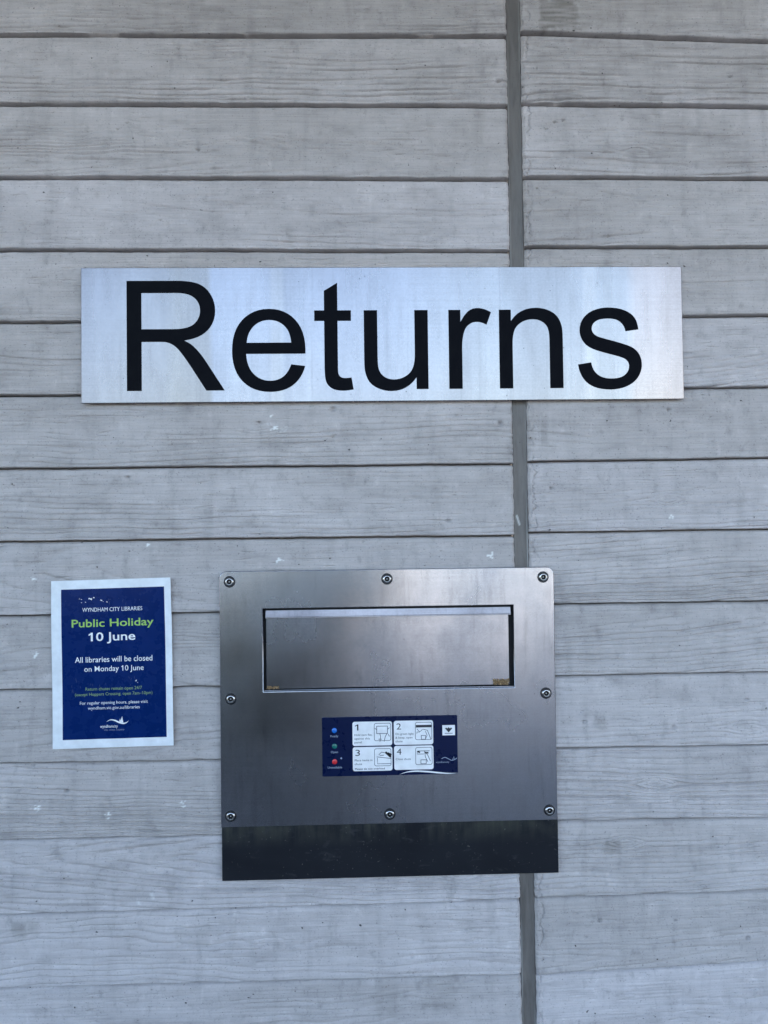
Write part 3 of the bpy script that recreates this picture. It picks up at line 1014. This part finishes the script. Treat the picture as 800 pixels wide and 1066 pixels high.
def sheet(name, u0, u1, v0, v1, proud, mat, parent, thick=.0004, n=22):
    bm = bmesh.new()
    fr = [[bm.verts.new(qmap(u0 + (u1 - u0) * i / n, v0 + (v1 - v0) * j / n, proud)) for j in range(n + 1)] for i in range(n + 1)]
    bk = [[bm.verts.new(qmap(u0 + (u1 - u0) * i / n, v0 + (v1 - v0) * j / n, proud - thick)) for j in range(n + 1)] for i in range(n + 1)]
    for i in range(n):
        for j in range(n):
            bm.faces.new([fr[i][j], fr[i][j + 1], fr[i + 1][j + 1], fr[i + 1][j]])
            bm.faces.new([bk[i][j], bk[i + 1][j], bk[i + 1][j + 1], bk[i][j + 1]])
    for i in range(n):
        for A, B in ((0, 0), (n, n)):
            bm.faces.new([fr[i][A], fr[i + 1][A], bk[i + 1][A], bk[i][A]])
            bm.faces.new([fr[A][i], fr[A][i + 1], bk[A][i + 1], bk[A][i]])
    bmesh.ops.recalc_face_normals(bm, faces=bm.faces)
    rim = [e for e in bm.edges if e.calc_face_angle(0) > .6]
    bmesh.ops.split_edges(bm, edges=rim)
    return from_bm(name, bm, mat, parent, True)
paper = sheet('paper_sheet', 0, 1, 0, 1, 0, M['white_paper'], poster)
sheet('blue_print', .084, .944, .053, .948, .0002, M['navy_print'], poster, .00015)
def umap(x, y, proud=.0003):
    """x, y on a drawing grid of the sheet, 625 wide and 875 deep"""
    v = -y / 875.0
    return qmap(x / 625.0, v, proud)
def pl(s_, X0, X1, Y, cap, mat, bold):
    """line of print given in the grid of the sheet seen square on"""
    text_on('text_line', s_, X0, X1, -Y, cap, M[mat], poster, umap, bold, .0004)
pl('WYNDHAM CITY LIBRARIES', 162, 474, 166, 21, 'white_print', .0)
pl('Public Holiday', 106, 532, 245, 40, 'green_print', .012)
pl('10 June', 205, 435, 319, 44, 'white_print', .014)
pl('All libraries will be closed', 120, 522, 430, 29, 'white_print', .005)
pl('on Monday 10 June', 168, 476, 478, 28, 'white_print', .002)
pl('Return chutes remain open 24/7', 173, 466, 577, 17, 'dull_green_print', .0)
pl('(except Hoppers Crossing, open 7am\u201310pm)', 118, 520, 604, 16, 'dull_green_print', .0)
pl('For regular opening hours, please visit', 143, 495, 649, 16, 'white_print', .0)
pl('wyndham.vic.gov.au/libraries', 184, 453, 676, 16, 'white_print', .0)
print_on('logo_wave', [stroke([(x, -y) for x, y in catmull([(280, 741), (300, 732), (322, 735), (345, 746), (368, 752), (385, 747), (394, 738)])], 8)], M['white_print'], poster, umap, .0004)
print_on('logo_sail', [[(350, -744), (361, -714), (367, -748)]], M['white_print'], poster, umap, .0004)
print_on('logo_sail', [[(345, -741), (351, -726), (353, -743)]], M['white_print'], poster, umap, .0004)
pl('wyndhamcity', 246, 338, 772, 15, 'white_print', .006)
pl('city. coast. country', 268, 372, 787, 8, 'grey_print', 0)
# scuffs and plastic glare on the lamination, painted as pale strokes
rg = random.Random(4)
for (x0, x1, y0, y1, n, w) in ((140, 180, 96, 118, 4, 4), (190, 252, 90, 104, 8, 6), (258, 300, 104, 118, 5, 4), (300, 470, 100, 125, 7, 1.6),
                               (438, 446, 524, 548, 3, 4), (90, 440, 500, 575, 22, 1.8)):
    for _ in range(n):
        x, y = rg.uniform(x0, x1), rg.uniform(y0, y1)
        dx, dy = (rg.uniform(-9, 9), rg.uniform(-4, 4)) if w > 2 else (rg.uniform(-6, 6), rg.uniform(-22, 22))
        print_on('scuff_glare', [stroke([(x, -y), (x + dx * .5 + rg.uniform(-2, 2), -y - dy * .5), (x + dx, -y - dy)], w)], M['white_print' if w > 2 else 'scuff_glare'], poster, umap, .00045)

# ------------------------------------------------------------------ unseen hedging behind the viewer, added to darken reflections in the steel
def mat_leaf():
    n = NT('hedge_leaf')
    a = n.noise(n.coord((5, 5, 5)), 3)
    n.base(n.mix('MIX', n.ramp(a, (0.3, 0.0), (0.7, 1.0)), (0.030, 0.050, 0.018), (0.060, 0.090, 0.030)))
    n.set(Roughness=0.6)
    return n.m
M['leaf'] = mat_leaf()
added_hedge = tag(empty('added_hedge', (-3.6, -4.6, 0)), 'unseen dense dark green hedging, added to darken the reflection in the steel', 'added_hedge')
hr = np.random.RandomState(3)
def leaf_cloud(name, n, x0, x1, y0, y1, z0, z1, size):
    c = hr.rand(n, 3) * [x1 - x0, y1 - y0, z1 - z0] + [x0, y0, z0]
    face = hr.randint(0, 3, n)                       # crowd the leaves towards the clipped faces
    c[face == 0, 1] = y1 - .12 * hr.rand((face == 0).sum()) ** 2 + .05 * noise(c[face == 0, 0] * 2, c[face == 0, 2] * 2, 7)
    c[face == 1, 2] = z1 - .15 * hr.rand((face == 1).sum()) ** 2 + .08 * noise(c[face == 1, 0] * 1.5, c[face == 1, 1] * 2, 8)
    a, b = hr.randn(n, 3), hr.randn(n, 3)
    a /= np.linalg.norm(a, axis=1)[:, None]
    b -= a * (a * b).sum(1)[:, None]
    b /= np.linalg.norm(b, axis=1)[:, None]
    sz = size * (.6 + .8 * hr.rand(n))[:, None]
    V = np.stack([c - a * sz, c + b * sz * .5, c + a * sz, c - b * sz * .5], 1).reshape(-1, 3)
    me = bpy.data.meshes.new(name)
    me.from_pydata(V.tolist(), [], np.arange(len(V)).reshape(-1, 4).tolist())
    o = mesh_obj(name, me, M['leaf'], added_hedge)
    o['kind'] = 'stuff'
leaf_cloud('foliage', 30000, -7.0, HEDGE_R, -5.3, -4.0, .05, 1.20, .05)

# ------------------------------------------------------------------ the person taking the picture (behind the lens, seen only as a dark blur in the steel)
def mat_cloth(name, a, b):
    n = NT(name)
    f = n.noise(n.coord((30, 30, 30)), 4)
    n.base(n.mix('MIX', f, a, b))
    n.normal(n.bump(n.noise(n.coord((9, 9, 7)), 4, 0.6, 0.5), 0.5, 0.02))
    n.set(Roughness=0.9, Specular_IOR_Level=0.2)
    return n.m
M['dark_cloth'] = mat_cloth('dark_navy_clothes', (0.012, 0.014, 0.022), (0.022, 0.025, 0.036))
M['skin'] = mat_cloth('skin', (0.42, 0.26, 0.19), (0.50, 0.32, 0.24))
M['hair'] = mat_cloth('dark_hair', (0.012, 0.009, 0.007), (0.03, 0.022, 0.016))

def skinned(name, joints, edges, mat, parent, root=0, sub=2):
    me = bpy.data.meshes.new(name)
    me.from_pydata([j[0] for j in joints], edges, [])
    o = bpy.data.objects.new(name, me)
    C.objects.link(o)
    md = o.modifiers.new('skin', 'SKIN')
    md.use_smooth_shade = True
    for i, (p, r) in enumerate(joints):
        d = me.skin_vertices[0].data[i]
        d.radius = r if isinstance(r, tuple) else (r, r)
        d.use_root = i == root
    sb = o.modifiers.new('sub', 'SUBSURF')
    sb.levels = sb.render_levels = sub
    dg = bpy.context.evaluated_depsgraph_get()
    nm = bpy.data.meshes.new_from_object(o.evaluated_get(dg))
    bpy.data.objects.remove(o)
    nm.name = name
    return mesh_obj(name, nm, mat, parent, True)

PX, PYY = -.19, -1.72
def at(x, y, z):
    return (PX + x, PYY + y, z)
person = tag(empty('person', (PX, PYY, 0)), 'standing person in dark clothes holding up a phone to the wall', 'person')
hand_r, hand_l = (.055, -1.335, 1.50), (-.050, -1.335, 1.50)
J = [(at(0, 0, .98), (.165, .115)), (at(0, .01, 1.14), (.150, .105)), (at(0, .0, 1.32), (.180, .115)), (at(0, -.01, 1.44), (.150, .085)), (at(0, .01, 1.52), .055),
     (at(.19, .0, 1.40), .062), (at(.27, .10, 1.17), .046), (hand_r, .030), (at(-.19, .0, 1.40), .062), (at(-.24, .10, 1.17), .046), (hand_l, .030),
     (at(.10, 0, .90), .092), (at(.12, .02, .50), .062), (at(.13, -.02, .10), .042), (at(.14, .14, .045), .040),
     (at(-.10, 0, .90), .092), (at(-.12, .03, .50), .062), (at(-.13, .01, .10), .042), (at(-.14, .17, .045), .040)]
E_ = [(0, 1), (1, 2), (2, 3), (3, 4), (3, 5), (5, 6), (6, 7), (3, 8), (8, 9), (9, 10), (0, 11), (11, 12), (12, 13), (13, 14), (0, 15), (15, 16), (16, 17), (17, 18)]
skinned('clothed_body', J, E_, M['dark_cloth'], person)
Hd = [(at(0, .02, 1.50), .050), (at(0, .03, 1.57), (.060, .066)), (at(0, .025, 1.65), (.075, .092)), (at(0, .015, 1.72), (.066, .082))]
head = skinned('head', Hd, [(0, 1), (1, 2), (2, 3)], M['skin'], person)
skinned('nose', [(at(0, .110, 1.66), .008), (at(0, .130, 1.625), .012)], [(0, 1)], M['skin'], head)
for sx in (-1, 1):
    skinned('eye', [(at(.030 * sx, .098, 1.655), .010), (at(.034 * sx, .099, 1.655), .010)], [(0, 1)], M['hair'], head)
    skinned('ear', [(at(.076 * sx, .01, 1.67), .012), (at(.080 * sx, .0, 1.63), .010)], [(0, 1)], M['skin'], head)
skinned('mouth', [(at(-.02, .100, 1.585), .005), (at(.02, .100, 1.585), .005)], [(0, 1)], M['hair'], head)
skinned('hair', [(at(0, .03, 1.755), (.070, .085)), (at(0, -.03, 1.72), (.080, .075)), (at(0, -.045, 1.63), (.070, .050))], [(0, 1), (1, 2)], M['hair'], head)
for sx, h in ((1, hand_r), (-1, hand_l)):
    hd = skinned('hand', [(h, .026), ((h[0] - .002 * sx, h[1] + .020, h[2] + .035), (.018, .034))], [(0, 1)], M['skin'], person)
    for q in range(4):
        z0 = h[2] + .015 + q * .018
        skinned('finger', [((h[0], h[1] + .012, z0), .009), ((h[0] - .010 * sx, h[1] + .018, z0 + .004), .0085), ((h[0] - .016 * sx, h[1] + .034, z0 + .006), .0075)], [(0, 1), (1, 2)], M['skin'], hd, 0, 1)
    skinned('thumb', [((h[0], h[1], h[2] + .02), .010), ((h[0] - .016 * sx, h[1] - .004, h[2] + .045), .009), ((h[0] - .026 * sx, h[1] + .004, h[2] + .062), .008)], [(0, 1), (1, 2)], M['skin'], hd, 0, 1)
phone = tag(empty('phone', (0, -1.305, 1.47)), 'black phone held upright in two hands', 'phone')
me = shape_mesh('phone_body', [rrect(-.037, .037, 1.475, 1.620, .010)], .008, .001)
upright(me, -1.305)
mesh_obj('phone_body', me, M['vinyl'], phone)
